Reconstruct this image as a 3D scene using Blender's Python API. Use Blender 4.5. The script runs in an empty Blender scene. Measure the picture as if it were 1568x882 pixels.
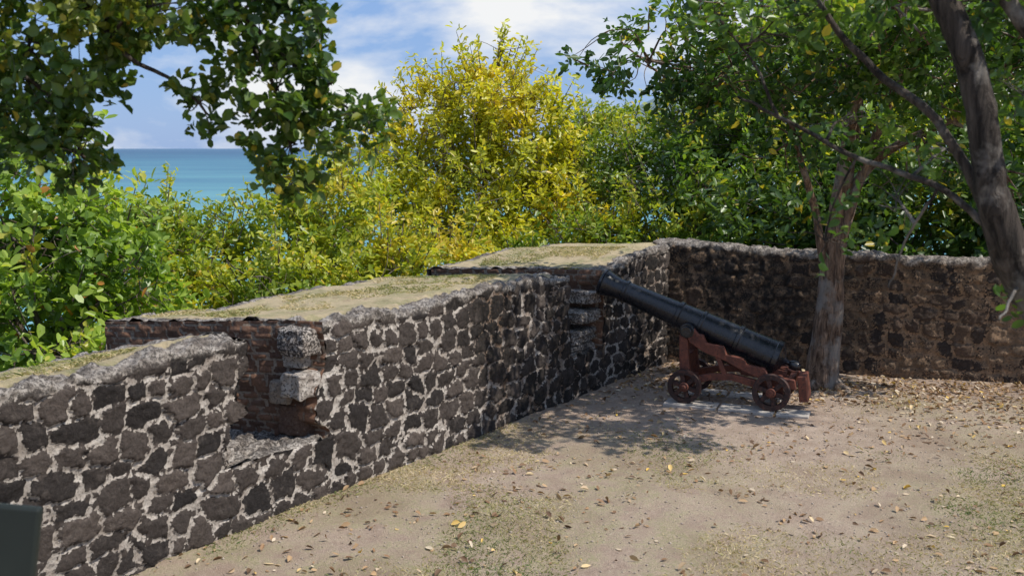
import bpy, math, random, bmesh
import numpy as np
from mathutils import Vector
random.seed(5); rng=np.random.default_rng(7)
sc=bpy.context.scene

# ------------------------------------------------------------ utilities
def h3(ix,iy,iz,seed):
    h=(ix*374761393+iy*668265263+iz*1442695041+seed*974634777)&0xffffffff
    h=((h^(h>>13))*1274126177)&0xffffffff
    h=h^(h>>16)
    h=(h*1103515245+12345)&0xffffffff
    h=h^(h>>15)
    return (h&0xffffff)/float(0x1000000)
def vn(p,seed=0):
    p=np.asarray(p,float); i=np.floor(p).astype(np.int64); f=p-i; f=f*f*(3-2*f)
    r=0
    for a in (0,1):
        for b in (0,1):
            for c in (0,1):
                w=(f[...,0] if a else 1-f[...,0])*(f[...,1] if b else 1-f[...,1])*(f[...,2] if c else 1-f[...,2])
                r=r+w*h3(i[...,0]+a,i[...,1]+b,i[...,2]+c,seed)
    return r
def fbm(p,o=4,seed=0):
    p=np.asarray(p,float); s=0; a=.5; t=0
    for k in range(o):
        s=s+a*vn(p*(2**k)+k*13.7,seed+k); t+=a; a*=.55
    return s/t
def sm(a,b,x):
    t=np.clip((x-a)/(b-a),0,1); return t*t*(3-2*t)
def nrm(v):
    return v/np.maximum(np.linalg.norm(v,axis=-1,keepdims=True),1e-9)

def mesh_obj(name,verts,faces,mat=None,parent=None,smooth=False,attrs=None):
    me=bpy.data.meshes.new(name)
    verts=np.asarray(verts,np.float32)
    f=np.asarray(faces,np.int32)
    me.vertices.add(len(verts)); me.vertices.foreach_set('co',verts.ravel())
    me.loops.add(f.size); me.loops.foreach_set('vertex_index',f.ravel())
    nf=len(f); me.polygons.add(nf)
    me.polygons.foreach_set('loop_start',np.arange(nf,dtype=np.int32)*f.shape[1])
    me.polygons.foreach_set('loop_total',np.full(nf,f.shape[1],np.int32))
    me.update(calc_edges=True)
    if smooth: me.polygons.foreach_set('use_smooth',np.ones(nf,bool))
    if attrs:
        for k,v in attrs.items():
            a=me.attributes.new(k,'FLOAT','POINT'); a.data.foreach_set('value',np.asarray(v,np.float32).ravel())
    ob=bpy.data.objects.new(name,me); sc.collection.objects.link(ob)
    if mat: me.materials.append(mat)
    if parent: ob.parent=parent
    return ob
def empty(name,loc=(0,0,0),rz=0):
    e=bpy.data.objects.new(name,None); e.location=loc; e.rotation_euler=(0,0,rz); e.empty_display_size=.3
    sc.collection.objects.link(e); return e

class NT:
    def __init__(s,name):
        s.m=bpy.data.materials.new(name); s.m.use_nodes=True; s.t=s.m.node_tree; s.n=s.t.nodes; s.l=s.t.links
        s.n.clear(); s.out=s.n.new('ShaderNodeOutputMaterial')
    def k(s,a,b): s.l.new(a,b)
    def put(s,sock,v):
        if isinstance(v,bpy.types.NodeSocket): s.k(v,sock)
        elif v is not None: sock.default_value=v
    def attr(s,name):
        n=s.n.new('ShaderNodeAttribute'); n.attribute_name=name; return n.outputs['Fac']
    def co(s): 
        return s.n.new('ShaderNodeTexCoord').outputs['Object']
    def pos(s): return s.n.new('ShaderNodeNewGeometry').outputs['Position']
    def noise(s,vec,scale,detail=4,rough=.55,dist=0):
        n=s.n.new('ShaderNodeTexNoise'); s.k(vec,n.inputs['Vector']); n.inputs['Scale'].default_value=scale
        n.inputs['Detail'].default_value=detail; n.inputs['Roughness'].default_value=rough; n.inputs['Distortion'].default_value=dist
        return n.outputs['Fac']
    def scaled(s,vec,sc_):
        mp=s.n.new('ShaderNodeMapping'); mp.inputs['Scale'].default_value=sc_; s.k(vec,mp.inputs[0]); return mp.outputs[0]
    def mapr(s,v,a,b,c=0,d=1):
        n=s.n.new('ShaderNodeMapRange'); s.put(n.inputs[0],v)
        for i,x in enumerate((a,b,c,d)): n.inputs[i+1].default_value=x
        return n.outputs[0]
    def math(s,op,a,b=None):
        n=s.n.new('ShaderNodeMath'); n.operation=op; s.put(n.inputs[0],a)
        if b is not None: s.put(n.inputs[1],b)
        return n.outputs[0]
    def mix(s,f,a,b,mode='MIX'):
        n=s.n.new('ShaderNodeMix'); n.data_type='RGBA'; n.blend_type=mode
        s.put(n.inputs[0],f)
        for i,v in ((6,a),(7,b)):
            if isinstance(v,(tuple,list)): v=tuple(v)+((1,) if len(v)==3 else ())
            s.put(n.inputs[i],v)
        return n.outputs[2]
    def ramp(s,f,cols):
        n=s.n.new('ShaderNodeValToRGB'); s.k(f,n.inputs[0]); e=n.color_ramp.elements
        while len(e)<len(cols): e.new(.5)
        for i,(p,c) in enumerate(cols): e[i].position=p; e[i].color=tuple(c)+(1,)
        return n.outputs[0]
    def bump(s,h,st=.5,dist=.02):
        n=s.n.new('ShaderNodeBump'); n.inputs['Strength'].default_value=st; n.inputs['Distance'].default_value=dist
        s.k(h,n.inputs['Height']); return n.outputs[0]
    def bsdf(s,col,rough=.9,normal=None,spec=.3,metal=0):
        b=s.n.new('ShaderNodeBsdfPrincipled'); 
        if isinstance(col,(tuple,list)): col=tuple(col)+(1,)
        s.put(b.inputs['Base Color'],col); s.put(b.inputs['Roughness'],rough); b.inputs['Specular IOR Level'].default_value=spec
        b.inputs['Metallic'].default_value=metal
        if normal is not None: s.k(normal,b.inputs['Normal'])
        return b
    def done(s,sh): s.k(sh,s.out.inputs[0]); return s.m

# ------------------------------------------------------------ materials
def mat_masonry(name,stoneA,stoneB,mortarA,mortarB,sootcol=(.02,.018,.016),sootm=(.20,.13,.085),smear=0.,brk=.46):
    t=NT(name); p=t.pos()
    n1=t.noise(p,9,5,.65); n2=t.noise(p,42,5,.75); n3=t.noise(t.scaled(p,(1,1,.45)),1.9,5,.65); n4=t.noise(p,170,2,.6)
    n5=t.noise(p,3.,5,.65)
    st=t.mix(t.attr('cid'),stoneA,stoneB)
    st=t.mix(t.mapr(n2,.42,.68,0,.6),st,tuple(c*.4 for c in stoneA))
    st=t.mix(t.mapr(n1,.56,.74,0,.5),st,(.19,.16,.138))
    st=t.mix(t.mapr(n4,.62,.8,0,.5),st,(.30,.27,.24))
    mo=t.mix(t.mapr(n1,.35,.65),mortarA,mortarB)
    mo=t.mix(t.mapr(n5,.50,.68,0,.6),mo,tuple(c*.6 for c in mortarB))
    mo=t.mix(t.mapr(n2,.50,.64,0,.8),mo,(.085,.072,.062))
    sf=t.math('ADD',t.attr('stone'),t.mapr(n2,.3,.7,-brk,brk))
    if smear: sf=t.math('SUBTRACT',sf,t.mapr(n3,.42,.62,0,smear))
    sf=t.mapr(sf,.42,.58)
    col=t.mix(sf,mo,st)
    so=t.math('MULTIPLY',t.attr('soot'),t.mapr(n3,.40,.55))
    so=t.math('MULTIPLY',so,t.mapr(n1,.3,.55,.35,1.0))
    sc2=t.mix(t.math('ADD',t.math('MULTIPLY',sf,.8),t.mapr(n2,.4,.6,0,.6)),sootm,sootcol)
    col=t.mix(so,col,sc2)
    g=t.mix(t.mapr(t.noise(p,3.2,4,.65),.45,.65),(.45,.36,.22),(.23,.225,.095))
    g=t.mix(t.mapr(n2,.40,.7,0,.6),g,(.54,.455,.31))
    g=t.mix(t.mapr(n1,.54,.68,0,.6),g,(.25,.18,.12))
    rim=t.mix(t.mapr(n1,.42,.58),(.45,.405,.355),(.15,.128,.11))
    rim=t.mix(t.mapr(n2,.46,.60,0,.85),rim,(.05,.044,.040))
    col=t.mix(t.attr('rim'),col,rim)
    gf=t.math('ADD',t.attr('turf'),t.mapr(n1,.3,.7,-.35,.35))
    col=t.mix(t.mapr(gf,.4,.6),col,g)
    h=t.math('ADD',t.math('MULTIPLY',n2,.8),t.math('MULTIPLY',n4,.3))
    return t.done(t.bsdf(col,.92,t.bump(h,1,.03),.2).outputs[0])
M_wall=mat_masonry('basalt_masonry',(.030,.026,.025),(.135,.108,.092),(.68,.62,.55),(.43,.37,.315))
M_rwall=mat_masonry('old_masonry',(.045,.036,.032),(.16,.105,.07),(.50,.32,.185),(.27,.19,.125),(.020,.018,.017),(.045,.036,.03),.95)
M_brick=mat_masonry('embrasure_brick',(.12,.07,.05),(.32,.175,.11),(.42,.35,.28),(.30,.235,.18),brk=.25)

def mat_leaf(name,cols,trans=.4,rough=.38):
    t=NT(name); lc=t.attr('lc')
    col=t.ramp(lc,cols)
    b=t.bsdf(col,rough,None,.5)
    tr=t.n.new('ShaderNodeBsdfTranslucent')
    tc=t.mix(1.0,col,(2.0,2.0,.8),'MULTIPLY'); t.k(tc,tr.inputs[0])
    m=t.n.new('ShaderNodeMixShader'); m.inputs[0].default_value=trans
    t.k(b.outputs[0],m.inputs[1]); t.k(tr.outputs[0],m.inputs[2])
    return t.done(m.outputs[0])
L_yellow=mat_leaf('leaf_yellow',[(0,(.08,.13,.018)),(.3,(.24,.28,.028)),(.65,(.52,.50,.04)),(1,(.62,.46,.05))])
L_ygreen=mat_leaf('leaf_yellow_green',[(0,(.045,.095,.016)),(.4,(.16,.24,.03)),(.75,(.40,.42,.045)),(1,(.55,.40,.05))])
L_green=mat_leaf('leaf_green',[(0,(.022,.058,.012)),(.5,(.075,.145,.024)),(.85,(.22,.32,.042)),(1,(.52,.42,.05))])
L_bright=mat_leaf('leaf_bright_green',[(0,(.045,.10,.018)),(.5,(.17,.27,.042)),(.9,(.38,.48,.085)),(1,(.50,.22,.05))])
L_dark=mat_leaf('leaf_dark',[(0,(.016,.040,.010)),(.5,(.038,.085,.017)),(.9,(.12,.19,.032)),(1,(.40,.32,.04))],.32)
L_litter=mat_leaf('leaf_litter',[(0,(.10,.055,.028)),(.4,(.26,.15,.075)),(.7,(.42,.28,.15)),(.9,(.58,.49,.37)),(1,(.66,.42,.07))],.1,.7)
L_grass=mat_leaf('grass_blade',[(0,(.08,.13,.03)),(.35,(.23,.23,.08)),(.7,(.44,.36,.20)),(1,(.58,.48,.32))],.2,.7)

def mat_bark(name,a,b,sc_=6,pale=(.30,.28,.25)):
    t=NT(name); p=t.co()
    v=t.scaled(p,(1,1,.2))
    n1=t.noise(v,sc_*4,6,.7,.6); n2=t.noise(p,3.2,5,.65)
    c=t.mix(t.mapr(n1,.38,.62),a,b); c=t.mix(t.mapr(n2,.5,.62,0,.7),c,pale)
    c=t.mix(t.mapr(n1,.55,.8,0,.6),c,tuple(x*1.6 for x in b))
    return t.done(t.bsdf(c,.85,t.bump(n1,1,.05),.25).outputs[0])
B_brown=mat_bark('bark_brown',(.06,.036,.024),(.30,.20,.135))
B_grey=mat_bark('bark_grey',(.020,.016,.013),(.10,.080,.065),5,(.30,.275,.24))
B_twig=mat_bark('bark_twig',(.08,.06,.045),(.24,.19,.145),8)

# ------------------------------------------------------------ masonry
def masonry(u,v,cw,ch,seed,wu=.26,rg=1.):
    P=np.stack([u/cw,v/ch,np.zeros_like(u)],-1)
    u=u/cw+((vn(P*1.1,seed+1)-.5)*wu+(fbm(P*3.5,3,seed+5)-.5)*.30)*rg
    v=v/ch+((vn(P*.7+7,seed+2)-.5)*wu*1.7+(fbm(P*3.5+3,3,seed+6)-.5)*.34+(vn(P*.2,seed+9)-.5)*.9)*rg
    j0=np.floor(v).astype(np.int64); F1=np.full(u.shape,9.); F2=np.full(u.shape,9.); cid=np.zeros(u.shape); lu=np.zeros(u.shape); lv=np.zeros(u.shape)
    z0=np.zeros_like(j0)
    for dj in (-1,0,1):
        j=j0+dj
        off=h3(j,z0,z0,seed+20)
        sc_r=1.+(-.25+.75*h3(j,z0+3,z0,seed+20))*rg
        uu=(u+off*3)/sc_r
        i0=np.floor(uu).astype(np.int64)
        for di in (-2,-1,0,1,2):
            i=i0+di
            su=(i+.5+(h3(i,j,z0,seed+30)-.5)*.60*rg)
            sv=(j+.5+(h3(i,j,z0+1,seed+30)-.5)*.30*rg)
            w=1.+(-.25+.56*h3(i,j,z0+2,seed+30))*rg
            a=(uu-su)*sc_r; b=v-sv
            ro=(h3(i,j,z0+5,seed+30)-.5)*.5*rg; a2=a+ro*b; b2=b-ro*a
            d=(np.abs(a2)**4.5+np.abs(b2)**4.5)**(1/4.5)/w
            c=h3(i,j,z0+4,seed+30)
            nb=d<F1
            F2=np.where(nb,F1,np.minimum(F2,d)); cid=np.where(nb,c,cid); lu=np.where(nb,a,lu); lv=np.where(nb,b,lv); F1=np.where(nb,d,F1)
    return F2-F1,cid,lu,lv

def stone_disp(m,P,amp,seed,thr=.125,chink=None):
    e,cid,lu,lv=m
    th=thr+.26*(fbm(P*4,3,seed+50)-.5)
    st=sm(th,th+.06,e)
    t1=(cid*57.31)%1-.5; t2=(cid*91.73)%1-.5
    d=st*((.75+.25*sm(th,th+.3,e)+(cid-.5)*.7)*amp+np.clip(t1*lu+t2*lv,-.4,.4)*amp*2.4)
    if chink is not None:     # small packing stones set in the mortar joints
        e2,c2,_,_=chink
        s2=sm(.20,.30,e2)*(c2>.45)*(1-st)
        st=np.maximum(st,s2*.9); d=d+s2*amp*.5; cid=np.where(s2>.3,c2*.8,cid)
    d=d+(fbm(P*26,3,seed+60)-.5)*amp*1.4+(fbm(P*4,3,seed+61)-.5)*amp*1.3
    return st,d,cid

def grid_faces(nu,nv,keep=None):
    I=np.arange(nu*nv).reshape(nv,nu)
    f=np.stack([I[:-1,:-1],I[:-1,1:],I[1:,1:],I[1:,:-1]],-1)
    if keep is not None: f=f[keep]
    return f.reshape(-1,4)

def wall_sheet(name,parent,O,d,cdir,s0,s1,hf,Tf,drop,openings,cw,ch,seed,mat,sootf,turf=True,ds=.018,amp=.024,rimw=.08):
    O=np.array([O[0],O[1],0.]); d=np.array([d[0],d[1],0.]); n=np.array([d[1],-d[0],0.]); cd=np.array([cdir[0],cdir[1],0.])
    sa=np.arange(s0,s1+ds,ds); nu=len(sa)
    rows=[]
    for z in np.linspace(-.06,1,int(1.6/ds)): rows.append(('f',z,0.))
    for a in (.25,.5,.75): rows.append(('c',a,0.))
    ws=list(np.arange(.0,.3,.022))+list(np.linspace(.3,1,44))
    nin=len(np.arange(.0,.3,.022))
    for q,x in enumerate(ws): rows.append(('t',x,1.0 if q<nin else 0.))
    for x in np.linspace(0.05,1,14): rows.append(('b',x,0.))
    nv=len(rows); S=np.tile(sa,(nv,1))
    h=hf(sa); T=Tf(sa); R=.03
    Z=np.zeros((nv,nu)); W=np.zeros((nv,nu)); N=np.zeros((nv,nu,3)); V=np.zeros((nv,nu)); kind=[]
    for r,(k,a,b) in enumerate(rows):
        kind.append(k)
        if k=='f':
            Z[r]=a*(h-R) if a>0 else a; W[r]=0; N[r]=n; V[r]=Z[r]
        elif k=='c':
            an=a*math.pi/2; Z[r]=h-R+R*math.sin(an); W[r]=R-R*math.cos(an); N[r]=n*math.cos(an)+np.array([0,0,1])*math.sin(an); V[r]=h-R+R*an
        elif k=='t':
            W[r]=R+a if b>0 else R+.3+(a-.3)/.7*(T-R-.3)
            Z[r]=h-drop(sa)*np.clip((W[r]-.2)/np.maximum(T-.2,.01),0,1); N[r]=(0,0,1); V[r]=h+W[r]
        else:
            W[r]=T+.12*a; Z[r]=(h-drop(sa))-(h+.9)*a; N[r]=-n; V[r]=h+T+a*2
    keep=np.ones((nv-1,nu-1),bool); od=np.full((nv,nu),9.)
    for (fa,fb,sill) in openings:
        a_=fa(Z,W); b_=fb(Z,W)
        for r in range(nv):
            if kind[r]=='f' and Z[r].mean()<sill: continue
            am,bm_=(a_[r].mean(),b_[r].mean())
            ia=int(round((am-s0)/ds)); ib=int(round((bm_-s0)/ds))
            S[r,ia]=a_[r,ia]; S[r,ib]=b_[r,ib]
            od[r]=np.minimum(od[r],np.minimum(abs(sa-am),abs(sa-bm_)))
            if r<nv-1: keep[r,ia:ib]=False
    P=O+S[...,None]*d+W[...,None]*cd; P[...,2]=Z
    st,dp,cid=stone_disp(masonry(S,V,cw,ch,seed),P,amp,seed,.125,masonry(S,V,cw/3.2,ch/2.8,seed+400))
    kk=np.array([{'f':0,'c':1,'t':2,'b':3}[k] for k in kind])[:,None]*np.ones((1,nu))
    tu=np.zeros((nv,nu)); rim=np.zeros((nv,nu))
    edge=rimw+.26*(fbm(P*2.6,3,seed+70)-.5)
    if turf:
        tu=np.where(kk==2,sm(edge,edge+.10,W)*sm(.02,.22,(T-W))*sm(edge*.5,edge*.5+.08,od),0)
    rim=np.where((kk==2)|(kk==1),1-tu,np.where(kk==0,sm(h-.08,h-.01,Z+.14*(fbm(P*6,2,seed+3)-.5)),0))*.85
    dp=np.where(kk==2,dp*(1-tu)*.9+tu*(.01+.07*(fbm(P*3,3,seed+8)-.4)),dp)
    near=np.where(kk==2,sm(.30,.12,W),np.where(kk==0,sm(h-.12,h,Z),1.))*(kk<3)
    P[...,2]+=near*((fbm(P*7,4,seed+12)-.55)*.16)
    P=P+N*dp[...,None]
    st=st*(1-.55*rim)
    soot=sootf(S,Z,W)
    return mesh_obj(name,P.reshape(-1,3),grid_faces(nu,nv,keep),mat,parent,True,{'stone':st,'cid':cid,'soot':soot,'turf':tu,'rim':rim})

def patch(name,parent,fn,nvec,ul,vl,cw,ch,seed,mat,amp=.03,soot=.3,rim=0.,res=.018,thr=.11,rg=1.):
    nu=max(2,int(ul/res)); nv=max(2,int(vl/res))
    U,V=np.meshgrid(np.linspace(0,1,nu),np.linspace(0,1,nv))
    P=fn(U,V); st,dp,cid=stone_disp(masonry(U*ul,V*vl,cw,ch,seed,.26,rg),P,amp,seed,thr)
    P=P+np.array(nvec)*dp[...,None]
    o=np.ones_like(dp)
    return mesh_obj(name,P.reshape(-1,3),grid_faces(nu,nv),mat,parent,True,{'stone':st*(1-rim*.6),'cid':cid,'soot':o*soot,'turf':o*0,'rim':o*rim})

def rough_block(name,parent,c,size,rz,mat,seed,light=.3,stone=.5):
    n=22; vs=[];fs=[];k=0
    for ax in range(3):
        for sg in (-1,1):
            U,V=np.meshgrid(np.linspace(-1,1,n),np.linspace(-1,1,n)); Q=np.zeros((n,n,3))
            Q[...,ax]=sg; Q[...,(ax+1)%3]=U*sg; Q[...,(ax+2)%3]=V
            vs.append(Q.reshape(-1,3)); fs.append(grid_faces(n,n)+k); k+=n*n
    P=np.concatenate(vs); L=(np.abs(P)**14).sum(1)**(1/14); P=P/L[:,None]
    P=P*(1+.36*(fbm(P*1.1+seed*3.1,3,seed)-.5)[:,None]+.18*(fbm(P*4+seed,4,seed)-.5)[:,None])
    P=P*np.array(size)/2
    ca,sa_=math.cos(rz),math.sin(rz)
    P=np.stack([P[:,0]*ca-P[:,1]*sa_,P[:,0]*sa_+P[:,1]*ca,P[:,2]],1)+np.array(c)
    o=np.ones(len(P))
    return mesh_obj(name,P,np.concatenate(fs),mat,parent,True,{'stone':o*stone,'cid':o*((seed*.37)%1),'soot':o*.15,'turf':o*0,'rim':o*light})

O=(-2.79,6.91); D=np.array([.558,.830]); D/=np.linalg.norm(D); CD=np.array([-.95,.31]); CD/=np.linalg.norm(CD)
def P2(s,w=0): return np.array([O[0]+s*D[0]+w*CD[0],O[1]+s*D[1]+w*CD[1]])
hz=lambda s:1.53+.03*np.sin(s*1.7)+.11*(fbm(np.stack([s*2.2,s*0,s*0],-1),4,3)-.5)+.10*sm(7.2,9.,s)-.05*sm(1.5,.9,s)
Tz=lambda s:np.where(s<1.5,1.75,np.where(s<6.6,2.25-.06*(s-2),2.35-.3*np.clip(s-7.1,0,9)))
drp=lambda s:.12-.05*sm(6,7,s)+.20*sm(1.6,1.4,s)
jag=lambda z,k,a:a*(fbm(np.stack([z*5.5,z*0,z*0+k],-1),3,k)-.5)
a1=lambda z,w:1.0+.12*sm(.85,.92,z)+jag(z,11,.34)
b1=lambda z,w:2.05+jag(z,12,.34)
a2=lambda z,w:6.22+jag(z,13,.20)
b2=lambda z,w:7.02+jag(z,14,.20)
SILL=.5
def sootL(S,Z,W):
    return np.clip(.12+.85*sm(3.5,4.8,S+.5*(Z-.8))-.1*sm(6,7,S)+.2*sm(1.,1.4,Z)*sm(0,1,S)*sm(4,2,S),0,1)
par=empty('stone_parapet_wall')
wall_sheet('parapet',par,O,D,CD,-5.,9.1,hz,Tz,drp,[(a1,b1,SILL),(a2,b2,SILL)],.225,.172,3,M_wall,sootL,ds=.015)
def core(name,sa_,sb_,T,zt=1.27):
    v=[]
    for z in (-.3,zt):
        for s,w in ((sa_,.07),(sb_,.07),(sb_,T-.08),(sa_,T-.08)):
            q=P2(s,w); v.append((q[0],q[1],z))
    mesh_obj(name,v,np.array([[3,2,1,0],[4,5,6,7],[0,1,5,4],[1,2,6,5],[2,3,7,6],[3,0,4,7]]),M_wall,par,False,{k:[x]*8 for k,x in (('stone',.2),('cid',.4),('soot',.2),('turf',0),('rim',0))})
core('rubble_core_a',-4.9,.86,1.7,1.1); core('rubble_core_b',2.22,6.08,2.0); core('rubble_core_c',7.16,8.8,1.8)
def cheek(name,bf,T,seed,sgn,cw,ch,soot,sin_,mat,amp=.02,rg=1.):
    hh=float(hz(np.array([sin_]))[0]); dd=float(drp(np.array([sin_]))[0]); z0=SILL-.25
    def fn(U,V):
        w=U*T-.012
        top=hh-dd*np.clip((w-.2)/(T-.2),0,1)+.004
        z=z0+V*(top-z0)
        zz=z0+V*(1.53-z0)
        s=bf(zz,0)*(1-sm(0,.25,U))+(bf(zz*0+1.5,0)+.04*(fbm(np.stack([U*9,zz*7,zz*0],-1),3,seed)-.5))*sm(0,.25,U)
        P=np.zeros(U.shape+(3,))
        P[...,0]=O[0]+s*D[0]+w*CD[0]; P[...,1]=O[1]+s*D[1]+w*CD[1]; P[...,2]=z
        return P
    nn=np.array([CD[1],-CD[0],0])*sgn
    return patch(name,par,fn,nn,T,1.53-z0,cw,ch,seed,mat,amp,soot,rg=rg)
cheek('embrasure_cheek_a_near',a1,1.75,21,1,.2,.14,.3,.95,M_wall)
cheek('embrasure_cheek_a_far',b1,2.25,22,-1,.16,.062,.0,2.1,M_brick,.012,.3)
cheek('embrasure_cheek_b_near',a2,2.0,23,1,.2,.14,.4,6.15,M_wall)
cheek('embrasure_cheek_b_far',b2,2.3,24,-1,.18,.075,.2,7.1,M_brick,.012,.4)
for nm,sa_,sb_ in (('sill_a',.8,2.25),('sill_b',6.1,7.15)):
    def fn(U,V,sa_=sa_,sb_=sb_):
        s=sa_+U*(sb_-sa_); w=V*2.3+.0
        P=np.zeros(U.shape+(3,)); P[...,0]=O[0]+s*D[0]+w*CD[0]; P[...,1]=O[1]+s*D[1]+w*CD[1]; P[...,2]=SILL-.02-.06*V; return P
    patch(nm,par,fn,(0,0,1),sb_-sa_,2.3,.25,.2,31,M_wall,.045,.3,.6)
def blk(name,s,w,z,size,seed,light=.3,rz=0,stone=.5,mat=None):
    p=P2(s,w); rough_block(name,par,(p[0],p[1],z),size,math.atan2(D[1],D[0])+rz,mat or M_wall,seed,light,stone)
blk('broken_stone_1',2.04,.16,1.36,(.30,.28,.24),1,.1,.1,.55)
blk('broken_stone_2',1.98,.12,1.00,(.26,.24,.22),2,.1,-.1,.35)
blk('broken_stone_3',2.10,.26,.66,(.22,.26,.26),3,.1,.2,.7,M_brick)
blk('broken_stone_4',2.06,.22,1.19,(.16,.20,.12),4,.1,.2,.3)
blk('broken_stone_5',1.60,.5,.49,(.20,.16,.09),5,.5,.5)
blk('broken_stone_6',2.06,.36,.90,(.18,.2,.20),6,.1,.1,.3,M_brick)
blk('broken_stone_7',2.10,.14,.82,(.14,.16,.12),7,.1,.3,.3)
blk('broken_stone_8',1.04,.10,.60,(.16,.2,.12),8,.3,.3,.3)
for i,(s,z,L) in enumerate(((6.92,1.16,.30),(6.82,.93,.48),(6.74,.70,.62),(6.66,.53,.75))):
    blk('step_stone_%d'%(i+1),s,.24+.02*i,z,(L,.5,.15),10+i,.5 if i%2 else .3,0,.55)
RO=(2.23,14.34); RD=np.array([.943,-.333]); RD/=np.linalg.norm(RD)
rw=empty('stone_boundary_wall')
RCs=np.array([.333,.943])
hr=lambda s:1.67-.028*s+.12*(fbm(np.stack([s*1.9,s*0+4,s*0],-1),4,6)-.5)
wall_sheet('wall_body',rw,RO,RD,RCs,-.25,10.,hr,lambda s:s*0+.55,lambda s:s*0+.03,[],.25,.18,44,M_rwall,
    lambda S,Z,W:np.clip(1.0-.72*sm(1.4,3.6,S)+.3*sm(.9,1.5,Z),0,1),False,.02,.024)

# ------------------------------------------------------------ ground
def sdist(X,Y):
    a=(X-O[0])*(-D[1])+(Y-O[1])*D[0]-1.3
    b=(X-RO[0])*RCs[0]+(Y-RO[1])*RCs[1]-.4
    return np.maximum(a,b),a,b
def gz(X,Y):
    m,a,b=sdist(X,Y)
    o=np.clip(m,0,None)
    z=-(1.4*sm(0,1.2,o))-.10*o-.18*np.clip(a,0,None)*sm(2,12,a)
    z=np.where(z<-60,-60,z)
    P=np.stack([X,Y,X*0],-1)
    z=z+(fbm(P*.6,3,9)-.5)*.12*np.clip(1-m/6,.0,1)+(fbm(P*5,4,10)-.5)*.032
    return z
def axis(a,b,fine0,fine1,step):
    f=list(np.arange(fine0,fine1,step)); lo=[];x=fine0;k=step
    while x>a: k*=1.25; x-=k; lo.append(x)
    x=f[-1];k=step;hi=[]
    while x<b: k*=1.25; x+=k; hi.append(x)
    return np.array(lo[::-1]+f+hi)
xs=axis(-30000,30000,-6,11,.05); ys=axis(-3000,30000,3,17,.05)
X,Y=np.meshgrid(xs,ys); Z=gz(X,Y)
m,_,_=sdist(X,Y)
t=NT('dry_ground'); p=t.pos()
n1=t.noise(p,.6,5,.62,.4); n2=t.noise(p,3.5,5,.65); n3_=t.noise(p,28,5,.78); n4=t.noise(p,110,3,.7)
c=t.mix(t.mapr(n2,.35,.65),(.42,.315,.24),(.57,.45,.355))
gr=t.mix(t.mapr(n3_,.4,.6),(.52,.43,.27),(.33,.325,.15))
gf=t.math('MULTIPLY',t.attr('grassy'),t.mapr(t.math('ADD',t.math('MULTIPLY',n1,.6),t.math('MULTIPLY',n2,.4)),.42,.54))
c=t.mix(t.math('MULTIPLY',gf,t.mapr(n3_,.32,.6,.3,.9)),c,gr)
c=t.mix(t.mapr(n1,.50,.62,0,.6),c,(.33,.235,.18))
c=t.mix(t.mapr(n4,.42,.70,0,.55),c,(.17,.12,.088))
c=t.mix(t.mapr(n3_,.58,.72,0,.65),c,(.70,.59,.48))
c=t.mix(t.attr('wild'),c,(.045,.05,.02))
hh=t.math('ADD',t.math('MULTIPLY',n3_,.7),t.math('MULTIPLY',n4,.4))
M_ground=t.done(t.bsdf(c,.95,t.bump(hh,1,.04),.15).outputs[0])
def grassy(X,Y):
    a=sm(11.2,8.8,Y+.25*(X-2))*(1-.6*sm(1.4,2.4,X)*sm(4,2.8,X)) 
    b=sm(3.4,5.0,X)*sm(12.6,11.5,Y)*.8
    return np.clip(np.maximum(a,b),0,1)
mesh_obj('ground',np.stack([X,Y,Z],-1).reshape(-1,3),grid_faces(len(xs),len(ys)),M_ground,None,True,
    {'grassy':grassy(X,Y),'wild':sm(.3,1.5,m)})

# sea
t=NT('sea_water'); p=t.pos(); sx=t.n.new('ShaderNodeSeparateXYZ'); t.k(p,sx.inputs[0])
nb=t.noise(t.scaled(p,(.0016,.006,1)),1.0,4,.6); nw=t.noise(t.scaled(p,(.02,.06,1)),1.0,5,.7)
yy=t.math('ADD',t.math('LOGARITHM',t.math('MAXIMUM',sx.outputs[1],10.),10.),t.mapr(nb,.3,.7,-.35,.35))
c=t.ramp(t.mapr(yy,2.6,4.3),[(0,(.11,.28,.31)),(.3,(.075,.21,.27)),(.55,(.045,.145,.225)),(.8,(.032,.095,.175)),(1,(.055,.13,.22))])
c=t.mix(t.mapr(nw,.60,.72,0,.4),c,(.35,.45,.5))
wv=t.noise(p,.12,5,.6)
M_sea=t.done(t.bsdf(c,.5,t.bump(wv,.5,1.0),.2).outputs[0])
mesh_obj('sea',[(-40000,60,-36),(40000,60,-36),(40000,60000,-36),(-40000,60000,-36)],np.array([[0,1,2,3]]),M_sea)
hx=np.linspace(-1,1,60); HX,HY=np.meshgrid(hx,hx)
HP=np.stack([HX*3,HY*3,HX*0],-1)
HZ=165*np.exp(-(HX**2+HY**2)*3.2)*(.75+.6*fbm(HP,5,4))-45
t=NT('hill_green'); p=t.pos(); M_hill=t.done(t.bsdf(t.mix(t.noise(p,.02,5),(.15,.21,.20),(.20,.25,.25)),1,None,.1).outputs[0])
mesh_obj('hill',np.stack([HX*600+400,HY*500+1500,HZ],-1).reshape(-1,3),grid_faces(60,60),M_hill,None,True)

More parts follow.
